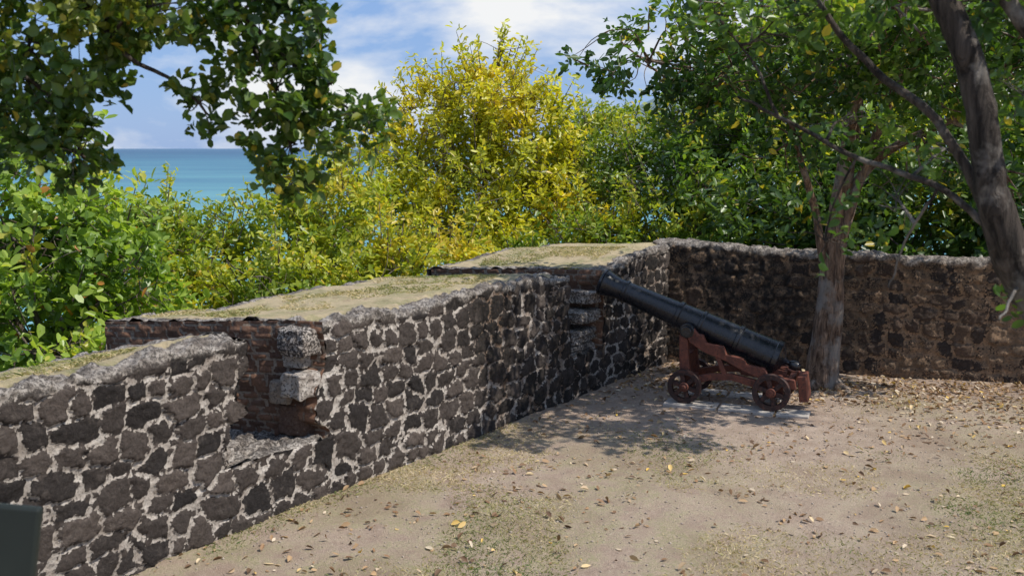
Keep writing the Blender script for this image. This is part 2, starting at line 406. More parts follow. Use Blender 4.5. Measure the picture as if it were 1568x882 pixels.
# ------------------------------------------------------------ vegetation
def tube(pts,rad,sides=6,rough=0,seed=0):
    pts=np.asarray(pts,float); rad=np.asarray(rad,float); n=len(pts)
    T=np.gradient(pts,axis=0); T=nrm(T)
    ref=np.where(np.abs(T[:,2:3])<.85,np.array([[0,0,1.]]),np.array([[1.,0,0]]))
    A=nrm(np.cross(T,ref)); 
    for i in range(1,n):
        a=A[i-1]-T[i]*np.dot(A[i-1],T[i]); A[i]=a/max(np.linalg.norm(a),1e-6)
    B=np.cross(T,A)
    an=np.linspace(0,2*math.pi,sides,endpoint=False)
    R=rad[:,None]*np.ones((1,sides))
    if rough:
        q=np.stack([np.cos(an)[None,:]*1.6+0*R,np.sin(an)[None,:]*1.6+0*R,np.arange(n)[:,None]*.10+0*R],-1)
        R=R*(1+rough*(fbm(q*1.3,4,seed)-.5)*2)
    V=pts[:,None,:]+R[...,None]*(np.cos(an)[None,:,None]*A[:,None,:]+np.sin(an)[None,:,None]*B[:,None,:])
    I=np.arange(n*sides).reshape(n,sides)
    f=np.stack([I[:-1],np.roll(I[:-1],-1,1),np.roll(I[1:],-1,1),I[1:]],-1).reshape(-1,4)
    return V.reshape(-1,3),f
def smooth_path(pts,n=8,wob=0,seed=0):
    pts=np.asarray(pts,float); m=len(pts)
    if m<3:
        t=np.linspace(0,1,n)[:,None]; out=pts[0]*(1-t)+pts[-1]*t
    else:
        E=np.vstack([2*pts[0]-pts[1],pts,2*pts[-1]-pts[-2]]); out=[]
        for i in range(m-1):
            p0,p1,p2,p3=E[i:i+4]
            for t in np.linspace(0,1,n,endpoint=False):
                out.append(.5*((2*p1)+(-p0+p2)*t+(2*p0-5*p1+4*p2-p3)*t*t+(-p0+3*p1-3*p2+p3)*t**3))
        out.append(pts[-1]); out=np.array(out)
    if wob:
        k=np.arange(len(out))*.45
        for a in range(3):
            w=(fbm(np.stack([k,k*0+a*9,k*0+seed],-1),3,seed)-.5)*2*wob
            w[0]=0; out[:,a]+=w
    return out
class Wood:
    def __init__(s): s.v=[];s.f=[];s.k=0
    def add(s,vf):
        v,f=vf; s.v.append(v); s.f.append(f+s.k); s.k+=len(v)
    def obj(s,name,mat,parent): 
        return mesh_obj(name,np.concatenate(s.v),np.concatenate(s.f),mat,parent,True)

def leaves(C,A,m,L,wr,spread=(25,100),jit=.05,droop=.2,var=(.6,1.25)):
    n=len(C); C=np.repeat(C,m,0); A=np.repeat(A,m,0); N=n*m
    r=nrm(rng.normal(size=(N,3))); tg=nrm(np.cross(A,r))
    ph=np.radians(rng.uniform(spread[0],spread[1],N))[:,None]
    d=nrm(A*np.cos(ph)+tg*np.sin(ph)+np.array([0,0,-droop])*rng.random((N,1)))
    up=nrm(A+rng.normal(size=(N,3))*.45); sd=nrm(np.cross(d,up)); nn=np.cross(sd,d)
    l=(L*rng.uniform(var[0],var[1],N))[:,None]; w=l*wr*rng.uniform(.8,1.2,(N,1)); b=C+rng.normal(size=(N,3))*jit
    cup=w*rng.uniform(-.1,.5,(N,1)); bend=l*rng.uniform(-.15,.25,(N,1))
    return np.stack([b, b+d*l*.38+sd*w*.46+nn*cup, b+d*l*.76+sd*w*.42+nn*cup-nn*bend*.5, b+d*l-nn*bend,
                b+d*l*.76-sd*w*.42+nn*cup-nn*bend*.5, b+d*l*.38-sd*w*.46+nn*cup],1)
def leaf_obj(name,V,lc,mat,parent):
    N=len(V); I=(np.arange(N)*6)[:,None]
    f=np.concatenate([I+np.array([[0,3,2,1]]),I+np.array([[0,5,4,3]])])
    return mesh_obj(name,V.reshape(-1,3),f,mat,parent,False,{'lc':np.repeat(lc,6)})
def blob_points(c,r,n,hole=.42,freq=1.3,seed=0,shell=.55):
    out=[];tot=0
    c=np.array(c);r=np.array(r,float)
    while tot<n:
        q=nrm(rng.normal(size=(n*2,3))); rr=rng.random((n*2,1))**(1/3.)
        rr=shell*rr+(1-shell)*(.75+.25*rng.random((n*2,1)))
        bump=.55+1.0*fbm(q*2.6+c,3,seed+3)[:,None]
        P=c+q*rr*r*bump
        k=vn(P*freq*1.7+seed,seed)*.6+vn(P*freq*4,seed+1)*.4>hole
        P=P[k]; q=q[k]; out.append(np.concatenate([P,q],1)); tot+=len(P)
    o=np.concatenate(out)[:n]; return o[:,:3],o[:,3:]
def tree(name,blobs,leafmat,barkmat,trunk=None,trad=(.1,.05),L=.13,wr=.45,m=7,dens=520,hole=.40,freq=1.0,twig=.35,
         lcbase=.45,lcvar=.5,extra=(),spread=(25,100),tr_rough=.12,sides=10,branch_r=.03,jit=.05,stray=.02,upb=.7,sprigs=0,tmax=90):
    par=empty(name); W=Wood(); SK=[]
    if trunk is not None:
        tp=smooth_path(trunk,10,.02,len(blobs)); tr=np.interp(np.linspace(0,1,len(tp)),np.linspace(0,1,len(trad)),trad)
        W.add(tube(tp,tr,sides,tr_rough,3)); SK.append(tp[len(tp)//2:])
    for pts,ra in extra:
        tp=smooth_path(pts,8,.012,len(pts)); W.add(tube(tp,np.interp(np.linspace(0,1,len(tp)),np.linspace(0,1,len(ra)),ra),16 if ra[0]>.08 else 8,.18 if ra[0]>.08 else .08,5))
        SK.append(tp[len(tp)//3:])
    SK=np.concatenate(SK)
    VV=[];LC=[]
    for bi,b in enumerate(blobs):
        c,r=np.array(b[0],float),np.array(b[1],float); k=b[2] if len(b)>2 else 1.
        n=int(dens*k*(r[0]*r[1]*r[2])**(2/3.))+4
        P,q=blob_points(c,r,n,hole,freq,bi)
        if sprigs:
            ns_=int(n*sprigs)//5; sp=[P]; sq=[q]
            for _ in range(ns_):
                d=nrm(rng.normal(size=3)+np.array([0,0,.9])); st=c+d*r*.85; ln=rng.uniform(.25,.55)*r.mean(); 
                tt=np.linspace(0,1,5)[:,None]; sp.append(st+(d+[0,0,.5])*tt*ln); sq.append(np.repeat(d[None],5,0))
                W.add(tube(sp[-1],np.linspace(.012,.004,5)*min(1,r.mean()*1.5),4))
            P=np.concatenate(sp); q=np.concatenate(sq)
        A=nrm(q*.6+np.array([0,0,upb])+rng.normal(size=P.shape)*.35)
        V=leaves(P,A,m,L,wr,spread,jit)
        lc=lcbase+(np.repeat(fbm(P*1.1,2,17),m)-.5)*lcvar*1.9+rng.normal(size=len(P)*m)*.13+(np.repeat((P[:,2]-c[2])/r[2],m))*.10
        lc=np.where(rng.random(len(P)*m)<stray,1.,np.clip(lc,0,.93))
        VV.append(V);LC.append(lc)
        dd=np.linalg.norm(SK-c,axis=1)+np.clip(SK[:,2]-c[2]+.2*r[2],0,None)*.5
        hub_=SK[np.argmin(dd)]
        mid=(hub_+c)/2+rng.normal(size=3)*.10*np.linalg.norm(c-hub_)
        mid[2]+= .08*np.linalg.norm(c-hub_)
        base=smooth_path([hub_,mid,c],7,.03*r.mean(),bi); rb=branch_r*(.5+.5*min(r.mean(),1.3))
        W.add(tube(base,np.linspace(rb*1.3,rb*.5,len(base)),6))
        sec=[base[len(base)//2:]]
        for j in rng.choice(len(P),min(8,len(P)),replace=False):
            st=base[rng.integers(len(base)//3,len(base))]; md=(st+P[j])/2+rng.normal(size=3)*.14*r.mean()
            pp=smooth_path([st,md,P[j]],6); W.add(tube(pp,np.linspace(rb*.5,rb*.18,len(pp)),5)); sec.append(pp[3:])
        sec=np.concatenate(sec)
        nt=int(min(n*twig,tmax))
        for j in rng.choice(len(P),nt,replace=False):
            st=sec[np.argmin(np.linalg.norm(sec-P[j],axis=1))]
            md=(st+P[j])/2+rng.normal(size=3)*.06*r.mean()
            pp=smooth_path([st,md,P[j]],3); W.add(tube(pp,np.linspace(rb*.22,rb*.09,len(pp)),4))
    leaf_obj('foliage',np.concatenate(VV),np.concatenate(LC),leafmat,par)
    W.obj('branches',barkmat,par)
    return par

tree('yellow_leaved_tree',[((-.45,20,3.75),(1.0,1,.95)),((-1.3,20,3.3),(1.05,1,.95)),((.30,20,3.05),(1.0,1,1.0)),
  ((-2.0,19.6,2.4),(1.0,1,.9)),((-.6,19.4,2.0),(1.4,1.1,1.2)),((.8,19.8,2.0),(.85,1,.9)),((-.9,19,.9),(1.6,1.1,1.1)),((.9,19,.9),(1.1,1,1.0))],
  L_yellow,B_twig,[(-.5,20.2,-3),(-.6,20.1,0),(-.6,20,1.4),(-.5,20,2.6)],(.16,.1,.08,.05),L=.135,wr=.40,dens=335,hole=.53,lcbase=.52,freq=1.4,sprigs=.45,
  extra=[([(-.6,20,.8),(-1.2,20,2.0),(-1.6,20,3.0)],(.06,.04,.02)),([(-.6,20,1.0),(.1,20,2.0),(.6,20,3.0)],(.06,.04,.02))])
tree('yellow_green_bush',[((-5.6,16,1.3),(1.0,1,.9)),((-4.6,15.6,.95),(1.0,1,.9)),((-3.7,16.2,1.3),(.9,1,.95)),((-2.6,16.4,1.65),(1.0,1,1.0)),
  ((-4.9,14.4,.5),(1.1,.9,.8)),((-3.4,14.8,.6),(1.2,1,.9)),((-1.9,15.4,.8),(1.1,1,.8)),((-1.1,16.5,.8),(.9,1,.9)),((-6.5,16.8,1.1),(1.0,1,1.0)),((-3.2,17.6,1.9),(.8,.9,.9))],
  L_ygreen,B_twig,[(-3.6,16,-3.5),(-3.6,16,.2)],(.1,.07),L=.12,wr=.42,dens=440,hole=.47,lcbase=.60,sprigs=.22)
tree('sea_grape_bush',[((-5.5,11.4,2.1),(1.1,.9,.95)),((-4.8,12.0,1.4),(.8,.8,.9)),((-6.6,11.8,2.2),(1.1,1,1.1)),((-5.2,10.9,.8),(1.1,.8,.8)),((-4.9,12.8,.4),(1,.9,.8)),((-6.0,13.2,.9),(1.2,1,1))],
  L_bright,B_twig,[(-5.4,11.8,-2.5),(-5.4,11.7,.5)],(.1,.06),L=.14,wr=.52,dens=340,hole=.50,lcbase=.53,m=6,stray=.012,sprigs=.22)
tree('green_bush',[((1.5,20.5,2.4),(1.2,1,1.0)),((2.7,19.6,2.0),(1.2,1,1.1)),((1.7,18.0,1.1),(1.2,1,.9)),((.4,17.6,.6),(1.0,.9,.8)),((3.0,18,1.4),(1.2,1,1.0)),((2.2,21.5,2.9),(1.2,1,.9))],
  L_ygreen,B_twig,[(1.8,19.5,-4),(1.8,19.4,.8)],(.12,.07),L=.12,wr=.42,dens=440,hole=.45,lcbase=.40,sprigs=.18)
tree('green_tree',[((3.9,18.3,2.3),(1.4,1.2,1.3)),((5.3,17.8,2.4),(1.5,1.2,1.3)),((7.0,17.2,2.4),(1.6,1.3,1.4)),((8.8,16.6,2.4),(1.6,1.3,1.5)),
  ((3.9,19.5,3.5),(1.1,1.2,.9)),((5.2,19.2,4.4),(1.5,1.4,1.2)),((7.0,18.6,4.7),(1.6,1.4,1.3)),((9.0,18,4.8),(1.8,1.4,1.5)),((10.4,17,3.6),(1.4,1.3,2))],
  L_green,B_grey,[(5.8,19,-2.5),(5.9,18.9,.5),(6,18.8,2.5)],(.22,.16,.12),L=.145,wr=.45,dens=300,hole=.46,lcbase=.62,lcvar=.7,branch_r=.05,sprigs=.12)
tree('dark_thicket',[((4.2,16.2,1.5),(1.4,.9,1.1)),((6.0,15.6,1.5),(1.5,.9,1.2)),((8.0,15.2,1.6),(1.6,.9,1.3)),((9.8,15,1.8),(1.4,1,1.5)),((5.2,21,2.4),(2.2,1,2.0)),((8.5,21,2.6),(2.6,1,2.2)),((11.5,20,2.8),(2.2,1,2.4))],
  L_dark,B_grey,[(6.5,17,-2.5),(6.5,16.8,.4)],(.1,.07),L=.155,wr=.48,dens=330,hole=.36,lcbase=.60,twig=.05,branch_r=.03,sprigs=.15)

tree('shade_tree',[((1.55,12.0,3.95),(.85,.7,.45)),((2.5,11.6,3.85),(.9,.8,.5)),((3.6,11.6,4.0),(1.0,1.0,.6)),((5.1,11.8,3.9),(1.1,1.0,.65)),
  ((2.6,10.4,4.4),(1.1,.8,.45)),((3.9,10.2,4.3),(1.1,.8,.5)),((4.4,11.6,4.9),(1.3,1.2,.6)),((6.4,12,4.6),(1.0,1.0,.9)),((5.2,10.4,4.2),(.9,.8,.5)),((3.4,9.3,4.25),(1.0,.7,.4),1.),((4.6,9.2,4.5),(.8,.6,.35),1.),
  ((3.3,11.9,3.05),(.7,.6,.35),.5),((4.7,12.0,2.95),(.7,.6,.45),.5),((5.8,12.0,2.6),(.6,.6,.5),.5),((2.1,12.0,3.3),(.6,.5,.25),.6)],
  L_green,B_brown,None,L=.115,wr=.5,dens=300,hole=.54,freq=1.6,lcbase=.44,lcvar=.7,m=6,branch_r=.035,sprigs=.14,tmax=70,
  extra=[([(3.97,12.8,-.12),(3.95,12.8,.10),(3.97,12.8,.45),(4.00,12.8,1.0),(4.04,12.8,1.8),(4.12,12.8,2.6),(4.2,12.7,3.5),(4.1,12.4,4.6)],(.32,.22,.17,.15,.14,.115,.09,.05)),
         ([(4.02,12.70,.1),(4.07,12.68,.9),(4.08,12.70,1.7),(4.22,12.68,2.4),(4.45,12.6,3.2),(4.7,12.4,4)],(.10,.08,.075,.06,.05,.03)),
         ([(3.93,12.78,1.5),(3.8,12.74,2.1),(3.55,12.5,2.7),(3.1,12.0,3.5),(2.4,11.7,3.9),(1.6,12,4)],(.06,.05,.04,.03,.02,.01)),
         ([(4.0,12.75,.0),(4.16,12.6,-.02),(4.4,12.45,-.08)],(.11,.08,.03)),
         ([(3.92,12.75,.05),(3.74,12.6,-.01),(3.55,12.5,-.08)],(.12,.08,.03)),
         ([(4.15,12.7,3.0),(3.9,11.8,3.8),(3.4,10.6,4.3)],(.06,.045,.02)),
         ([(4.1,12.8,2.3),(4.5,12.6,2.9),(5.2,12.0,3.4),(6,12,4)],(.07,.055,.04,.02))])

tree('leaning_tree',[((1.61,4.95,3.74),(.45,.38,.2)),((2.06,4.72,3.66),(.36,.3,.2)),((1.28,5.1,3.62),(.32,.3,.15)),((2.29,4.65,3.26),(.19,.19,.19),.7),((2.17,5.1,3.0),(.22,.22,.18),.35),
   ((1.65,5.17,3.11),(.26,.22,.12),.5),((2.27,4.57,2.34),(.13,.12,.10),1.3),((1.84,5.0,2.78),(.3,.22,.2),.25),((1.0,5.2,3.66),(.2,.2,.1),.7),((2.6,4.7,3.8),(.5,.4,.35)),((1.55,5.1,2.55),(.25,.2,.2),.22)],
   L_green,B_grey,None,L=.062,wr=.52,dens=850,hole=.48,freq=4,m=5,twig=.2,jit=.022,branch_r=.012,lcbase=.52,
   extra=[([(2.85,4.7,-.1),(2.72,4.66,1.2),(2.50,4.6,2.1),(2.30,4.58,2.42),(2.15,4.54,2.70),(2.09,4.54,2.96),(2.01,4.54,3.30),(1.88,4.58,3.64),(1.7,4.75,4.2)],(.13,.115,.10,.085,.075,.068,.062,.058,.045)),
          ([(2.40,4.6,2.3),(2.33,4.55,2.9),(2.32,4.5,3.3),(2.12,4.5,3.62),(1.95,4.6,4.0)],(.05,.045,.04,.035,.03)),
          ([(2.21,4.58,2.6),(2.06,4.65,2.89),(1.91,4.72,3.15),(1.71,4.8,3.32),(1.5,4.88,3.56),(1.35,4.95,3.8)],(.03,.024,.02,.018,.015,.012)),
          ([(2.23,4.58,2.55),(1.99,4.72,2.81),(1.65,4.95,2.96),(1.31,5.1,3.15),(1.12,5.18,3.26)],(.020,.015,.012,.009,.006)),
          ([(1.95,4.72,2.81),(1.88,4.88,2.55),(1.84,4.95,2.32)],(.008,.006,.004)),
          ([(1.65,4.95,2.96),(1.58,5.05,2.7),(1.55,5.1,2.45)],(.007,.005,.003)),
          ([(1.31,5.1,3.15),(1.2,5.15,3.4),(1.05,5.2,3.6)],(.009,.007,.004)),
          ([(2.32,4.58,2.4),(2.23,4.5,2.36),(2.14,4.43,2.25)],(.01,.008,.005))])
tree('overhanging_tree',[((-2.26,5,3.5),(.44,.45,.38),1.3),((-2.40,5,3.18),(.34,.4,.28),1.3),((-2.08,4.9,2.98),(.17,.2,.17),1.3),((-1.95,5,3.60),(.26,.35,.17),1.0),((-1.65,5,3.68),(.36,.4,.15),1.1),((-1.25,5,3.60),(.34,.4,.2),1.1),
   ((-1.12,5,3.28),(.28,.28,.22),1.2),((-1.05,5.05,3.02),(.25,.22,.18),1.2),((-.74,5.1,3.12),(.18,.16,.12),1.2),((-1.50,5,3.22),(.12,.13,.14),1),((-1.05,5,2.86),(.14,.12,.10),1.2),((-.85,5,3.32),(.15,.15,.09),.9),
   ((-.98,5,3.72),(.22,.3,.13),.9),((-1.8,4.8,4.1),(.8,.6,.3),.5),((-2.7,4.8,3.9),(.6,.6,.5),.5)],
   L_dark,B_grey,[(-3.7,4.2,-.1),(-3.65,4.3,1.5),(-3.4,4.5,3.0),(-3.0,4.7,4.0)],(.2,.16,.13,.09),L=.062,wr=.66,dens=1350,hole=.47,freq=5,m=5,twig=.14,jit=.018,branch_r=.012,lcbase=.64,sprigs=.08,
   extra=[([(-2.9,4.75,4.1),(-2.1,4.9,3.75),(-1.85,5,3.45),(-1.6,5,3.3),(-1.45,5,3.15)],(.04,.018,.012,.008,.005)),
          ([(-2.6,4.75,4.3),(-1.6,4.9,4.0),(-1.25,5,3.5),(-1.1,5,3.15),(-1.05,5,2.85)],(.035,.02,.013,.008,.005)),
          ([(-1.3,4.95,3.65),(-1.0,5,3.35),(-.8,5.05,3.2),(-.6,5.1,3.05)],(.012,.009,.006,.004)),
          ([(-2.6,4.8,4.0),(-2.5,4.9,3.5),(-2.2,4.95,3.25),(-2.05,4.95,2.95)],(.02,.014,.009,.006))])

# ------------------------------------------------------------ litter, pebbles and grass
def ground_leaves(XY,L,mat,name,flat=.3):
    N=len(XY); z=gz(XY[:,0],XY[:,1])+.010
    C=np.column_stack([XY,z]); A=nrm(np.array([0,0,1.])+rng.normal(size=(N,3))*flat)
    V=leaves(C,A,1,L,.5,(70,100),0,0,(.3,1.2))
    V[...,2]=np.maximum(V[...,2],z[:,None]-.004)
    lc=np.clip(rng.random(N),0,1)
    return leaf_obj(name,V,lc,mat,None)
def inside(XY,marg=.05):
    a=(XY[:,0]-O[0])*(-D[1])+(XY[:,1]-O[1])*D[0]
    b=(XY[:,0]-RO[0])*RCs[0]+(XY[:,1]-RO[1])*RCs[1]
    return (a<-marg)&(b<-marg)
XYa=rng.uniform((-3.5,6),(7.5,13.8),(4200,2)); XYa=XYa[fbm(np.column_stack([XYa*1.3,XYa[:,0]*0]),3,41)>.48]
pts=[XYa]
pts.append(rng.normal((4.6,12.6),(1.6,.45),(2300,2)))
pts.append(rng.normal((6.3,11.6),(1.2,.8),(1200,2)))
pts.append(rng.normal((2.6,13.3),(.6,.7),(1200,2)))
XY=np.concatenate(pts); XY=XY[inside(XY)]
ground_leaves(XY,.072,L_litter,'fallen_leaves')
XY=rng.uniform((-3.2,5.8),(8,13.5),(9000,2)); XY=XY[inside(XY)]; N=len(XY)
oc=np.array([(1,0,0),(0,1,0),(-1,0,0),(0,-1,0),(0,0,1),(0,0,-1.)]); of=np.array([[0,1,4],[1,2,4],[2,3,4],[3,0,4],[1,0,5],[2,1,5],[3,2,5],[0,3,5]])
sz=(.004+.012*rng.random(N)**3)[:,None,None]
V=np.column_stack([XY,gz(XY[:,0],XY[:,1])+.003])[:,None,:]+oc[None]*sz*(.7+.6*rng.random((N,6,1)))*np.array([1,1,.7])
t=NT('pebble_stone'); M_peb=t.done(t.bsdf(t.mix(t.noise(t.pos(),9,2),(.16,.12,.095),(.50,.43,.35)),.9).outputs[0])
mesh_obj('pebbles',V.reshape(-1,3),((np.arange(N)*6)[:,None,None]+of[None]).reshape(-1,3),M_peb)
XY=rng.uniform((-3.2,5.8),(8,12.6),(300000,2)); XY=XY[inside(XY,.02)]
P3=np.column_stack([XY,XY[:,0]*0])
g=grassy(XY[:,0],XY[:,1])*sm(.43,.60,fbm(P3*1.1,4,77))
a=-((XY[:,0]-O[0])*(-D[1])+(XY[:,1]-O[1])*D[0])
edge=sm(.35,.03,a)*.8*sm(.42,.58,fbm(P3*1.6,3,5))
k=rng.random(len(XY))<np.clip(g*.75+edge,0,1); XY=XY[k]
def blades(XYZ,hmin,hmax,name,w=.004,lcb=.5):
    N=len(XYZ); h=rng.uniform(hmin,hmax,N)[:,None]; an=rng.uniform(0,6.28,N)
    s=np.column_stack([np.cos(an),np.sin(an),an*0])*w; ln=rng.normal(size=(N,3))*np.array([.8,.8,0])*h
    V=np.stack([XYZ-s,XYZ+s,XYZ+ln*.4+[0,0,1]*h*.5+s*.6,XYZ+ln+[0,0,1]*h*.7],1)
    I=(np.arange(N)*4)[:,None]
    lc=np.clip(lcb+(fbm(XYZ*1.1,2,8)-.5)*1.4+rng.normal(size=N)*.2,0,1)
    mesh_obj(name,V.reshape(-1,3),I+np.array([[0,1,2,3]]),L_grass,None,False,{'lc':np.repeat(lc,4)})
blades(np.column_stack([XY,gz(XY[:,0],XY[:,1])-.003]),.010,.034,'grass',.004,.54)
s=rng.uniform(-3,8.6,60000); w=rng.uniform(.18,1,60000)*(Tz(s)-.12); k=~(((s>.85)&(s<2.25))|((s>6.05)&(s<7.2))); s=s[k];w=w[k]
hT=hz(s)-drp(s)*np.clip((w-.2)/(Tz(s)-.2),0,1)
xy=np.array(O)+s[:,None]*D+w[:,None]*CD
k=fbm(np.column_stack([xy*1.5,hT]),3,3)>.48
blades(np.column_stack([xy,hT+.01])[k],.012,.045,'parapet_grass',.004,.70)

# ------------------------------------------------------------ cannon
t=NT('black_iron_paint'); p=t.co(); n=t.noise(p,14,5,.65); n_=t.noise(p,60,3,.6)
c=t.mix(t.mapr(n,.48,.72,0,.6),(.007,.008,.012),(.036,.035,.039))
M_iron=t.done(t.bsdf(c,t.mapr(n,.3,.7,.18,.38),t.bump(n_,.3,.008),.6).outputs[0])
t=NT('red_oxide_paint'); p=t.co(); n=t.noise(p,11,5,.7); n_=t.noise(p,55,3,.6)
c=t.mix(t.mapr(n,.4,.65),(.20,.066,.040),(.095,.036,.026)); c=t.mix(t.mapr(n_,.52,.68,0,.8),c,(.035,.025,.022))
M_red=t.done(t.bsdf(c,.6,t.bump(n_,.4,.006),.3).outputs[0])
t=NT('wheel_iron'); p=t.co(); n=t.noise(p,20,4,.7)
M_whl=t.done(t.bsdf(t.mix(t.mapr(n,.45,.65),(.035,.022,.02),(.10,.045,.032)),.65,t.bump(n,.4,.008),.3).outputs[0])

can=empty('cannon',(2.19,12.12,.02),math.atan2(.37,-.93))
prof=[(-1.36,0),(-1.355,.03),(-1.33,.055),(-1.29,.062),(-1.25,.05),(-1.225,.03),(-1.20,.032),(-1.17,.06),(-1.15,.10),(-1.12,.15),(-1.10,.185),(-1.095,.205),(-1.04,.207),(-1.03,.195),
 (-1.0,.19),(-.62,.181),(-.61,.194),(-.57,.194),(-.56,.178),(-.15,.168),(-.14,.178),(-.11,.178),(-.10,.165),(.14,.158),(.15,.172),(.19,.172),(.20,.152),(.5,.14),(.86,.128),(.87,.14),(.90,.14),(.91,.126),
 (1.0,.128),(1.07,.142),(1.13,.158),(1.16,.166),(1.175,.155),(1.18,.166),(1.205,.163),(1.215,.148),(1.218,.075),(1.21,.07),(.7,.07),(.69,0)]
ns=48; an=np.linspace(0,2*math.pi,ns,endpoint=False); pr=np.array(prof)
V=np.stack([pr[:,0][:,None]+0*an,pr[:,1][:,None]*np.cos(an),pr[:,1][:,None]*np.sin(an)],-1).reshape(-1,3)
I=np.arange(len(prof)*ns).reshape(-1,ns); F=np.stack([I[:-1],np.roll(I[:-1],-1,1),np.roll(I[1:],-1,1),I[1:]],-1).reshape(-1,4)
el=math.radians(20.5)
brl=mesh_obj('barrel',V,F,M_iron,can,True); brl.location=(.03,0,.93); brl.rotation_euler=(0,-el,0)
brl.modifiers.new('es','EDGE_SPLIT').split_angle=math.radians(35)
def cyl(name,a,b,r,mat,parent,n=24,bev=.006):
    a=np.array(a,float);b=np.array(b,float); t=(b-a)/np.linalg.norm(b-a)
    pts=[a,a,a+t*bev,b-t*bev,b,b]; rr=[.0001,r-bev,r,r,r-bev,.0001]
    ref=np.array([0,0,1.]) if abs(t[2])<.9 else np.array([1.,0,0]); A=np.cross(t,ref);A/=np.linalg.norm(A);B=np.cross(t,A)
    an=np.linspace(0,2*math.pi,n,endpoint=False)
    V=np.array([p+r_*(math.cos(q)*A+math.sin(q)*B) for p,r_ in zip(pts,rr) for q in an])
    I=np.arange(len(pts)*n).reshape(-1,n); F=np.stack([I[:-1],np.roll(I[:-1],-1,1),np.roll(I[1:],-1,1),I[1:]],-1).reshape(-1,4)
    o=mesh_obj(name,V,F,mat,parent,True); o.modifiers.new('es','EDGE_SPLIT').split_angle=math.radians(40); return o
cyl('trunnion',(.03,-.34,.85),(.03,.34,.85),.062,M_iron,can)
def prism(name,poly,y0,y1,mat,parent,bev=.008):
    n=len(poly); V=[(x,y0,z) for x,z in poly]+[(x,y1,z) for x,z in poly]
    me=bpy.data.meshes.new(name); me.from_pydata(V,[],[list(range(n))[::-1],list(range(n,2*n))]+[[i,(i+1)%n,(i+1)%n+n,i+n] for i in range(n)])
    bm=bmesh.new(); bm.from_mesh(me); bmesh.ops.recalc_face_normals(bm,faces=bm.faces); bm.to_mesh(me); bm.free()
    o=bpy.data.objects.new(name,me); sc.collection.objects.link(o); me.materials.append(mat); o.parent=parent
    b=o.modifiers.new('b','BEVEL'); b.width=bev; b.segments=2; b.limit_method='ANGLE'; return o
for sg,nm in ((1,'near'),(-1,'far')):
    y0,y1=sg*.215,sg*.285
    top=[(.12,.82),(.10,.88),(-.05,.88),(-.10,.82),(-.16,.81),(-.20,.72),(-.40,.69),(-.44,.60),(-.63,.57),(-.67,.50),(-.88,.47),(-.92,.39),(-1.22,.36),
         (-1.24,.25),(-.92,.27),(-.80,.36),(-.62,.43),(-.42,.53),(-.20,.60),(-.06,.68),(.0,.72),(.03,.78)]
    prism('bracket_'+nm,top,y0,y1,M_red,can)
    prism('front_leg_'+nm,[(.12,.80),(.02,.75),(.0,.5),(-.04,.16),(.09,.16),(.115,.5)],y0*1.006,y1*.994,M_red,can)
    prism('lower_rail_'+nm,[(-.02,.30),(-.25,.36),(-.50,.38),(-.75,.33),(-.95,.30),(-.95,.22),(-.75,.24),(-.5,.30),(-.25,.28),(-.02,.20)],y0*1.02,y1*.98,M_red,can)
    prism('brace_'+nm,[(-.46,.34),(-.40,.34),(-.30,.58),(-.36,.58)],y0*1.05,y1*.96,M_red,can,.004)
    prism('rear_pedestal_'+nm,[(-.88,.40),(-1.08,.40),(-1.10,.14),(-.86,.14)],y0*1.01,y1*.99,M_red,can)
    cyl('cap_square_'+nm,(.03,sg*.213,.85),(.03,sg*.292,.85),.085,M_iron,can)
    for wx,r in ((.03,.20),(-.97,.215)):
        yc=sg*.345; hw=.045; n=40; an=np.linspace(0,2*math.pi,n,endpoint=False)
        ring=[(r*.72,-hw*.8),(r*.97,-hw*.8),(r,-hw*.6),(r,hw*.6),(r*.97,hw*.8),(r*.72,hw*.8)]
        V=np.array([(wx+q*math.cos(a_),yc+y,r+q*math.sin(a_)) for q,y in ring for a_ in an]); k=len(ring)
        I=np.arange(k*n).reshape(k,n); J=np.roll(I,-1,0); F=np.stack([I,np.roll(I,-1,1),np.roll(J,-1,1),J],-1).reshape(-1,4)
        o=mesh_obj('wheel_rim',V,F,M_whl,can,True); o.modifiers.new('es','EDGE_SPLIT').split_angle=math.radians(35)
        for q in range(6):
            a_=q*math.pi/3+.3; c_,s_=math.cos(a_),math.sin(a_); hw2=.024
            pl=[(wx+c_*r*.2-s_*hw2,r+s_*r*.2+c_*hw2),(wx+c_*r*.2+s_*hw2,r+s_*r*.2-c_*hw2),(wx+c_*r*.78+s_*hw2*1.2,r+s_*r*.78-c_*hw2*1.2),(wx+c_*r*.78-s_*hw2*1.2,r+s_*r*.78+c_*hw2*1.2)]
            prism('spoke_%d'%q,pl,yc-.02-.0005*q,yc+.02+.0005*q,M_whl,can,.004)
        cyl('hub',(wx,yc-.05,r),(wx,yc+.06,r),.055,M_red,can); cyl('axle_pin',(wx,yc,r),(wx,yc+sg*.09,r),.028,M_red,can)
def box(name,c,s,mat,parent,bev=.008,rot=(0,0,0)):
    x,y,z=[q/2 for q in s]
    o=prism(name,[(-x,-z),(x,-z),(x,z),(-x,z)],-y,y,mat,parent,bev); o.location=c; o.rotation_euler=rot; return o
box('front_axletree',(.03,0,.205),(.11,.60,.11),M_red,can)
box('rear_axletree',(-.97,0,.215),(.11,.60,.11),M_red,can)
box('front_transom',(.05,0,.45),(.07,.42,.20),M_red,can)
box('rear_transom',(-1.16,0,.30),(.07,.42,.10),M_red,can)
box('stool_bed',(-.85,0,.335),(.55,.16,.05),M_red,can,.006,(0,-.08,0))
box('quoin',(-.95,0,.40),(.30,.12,.07),M_red,can,.006,(0,-.15,0))
box('tail_block',(-1.30,.02,.24),(.10,.34,.30),M_red,can,.01,(0,.12,0))
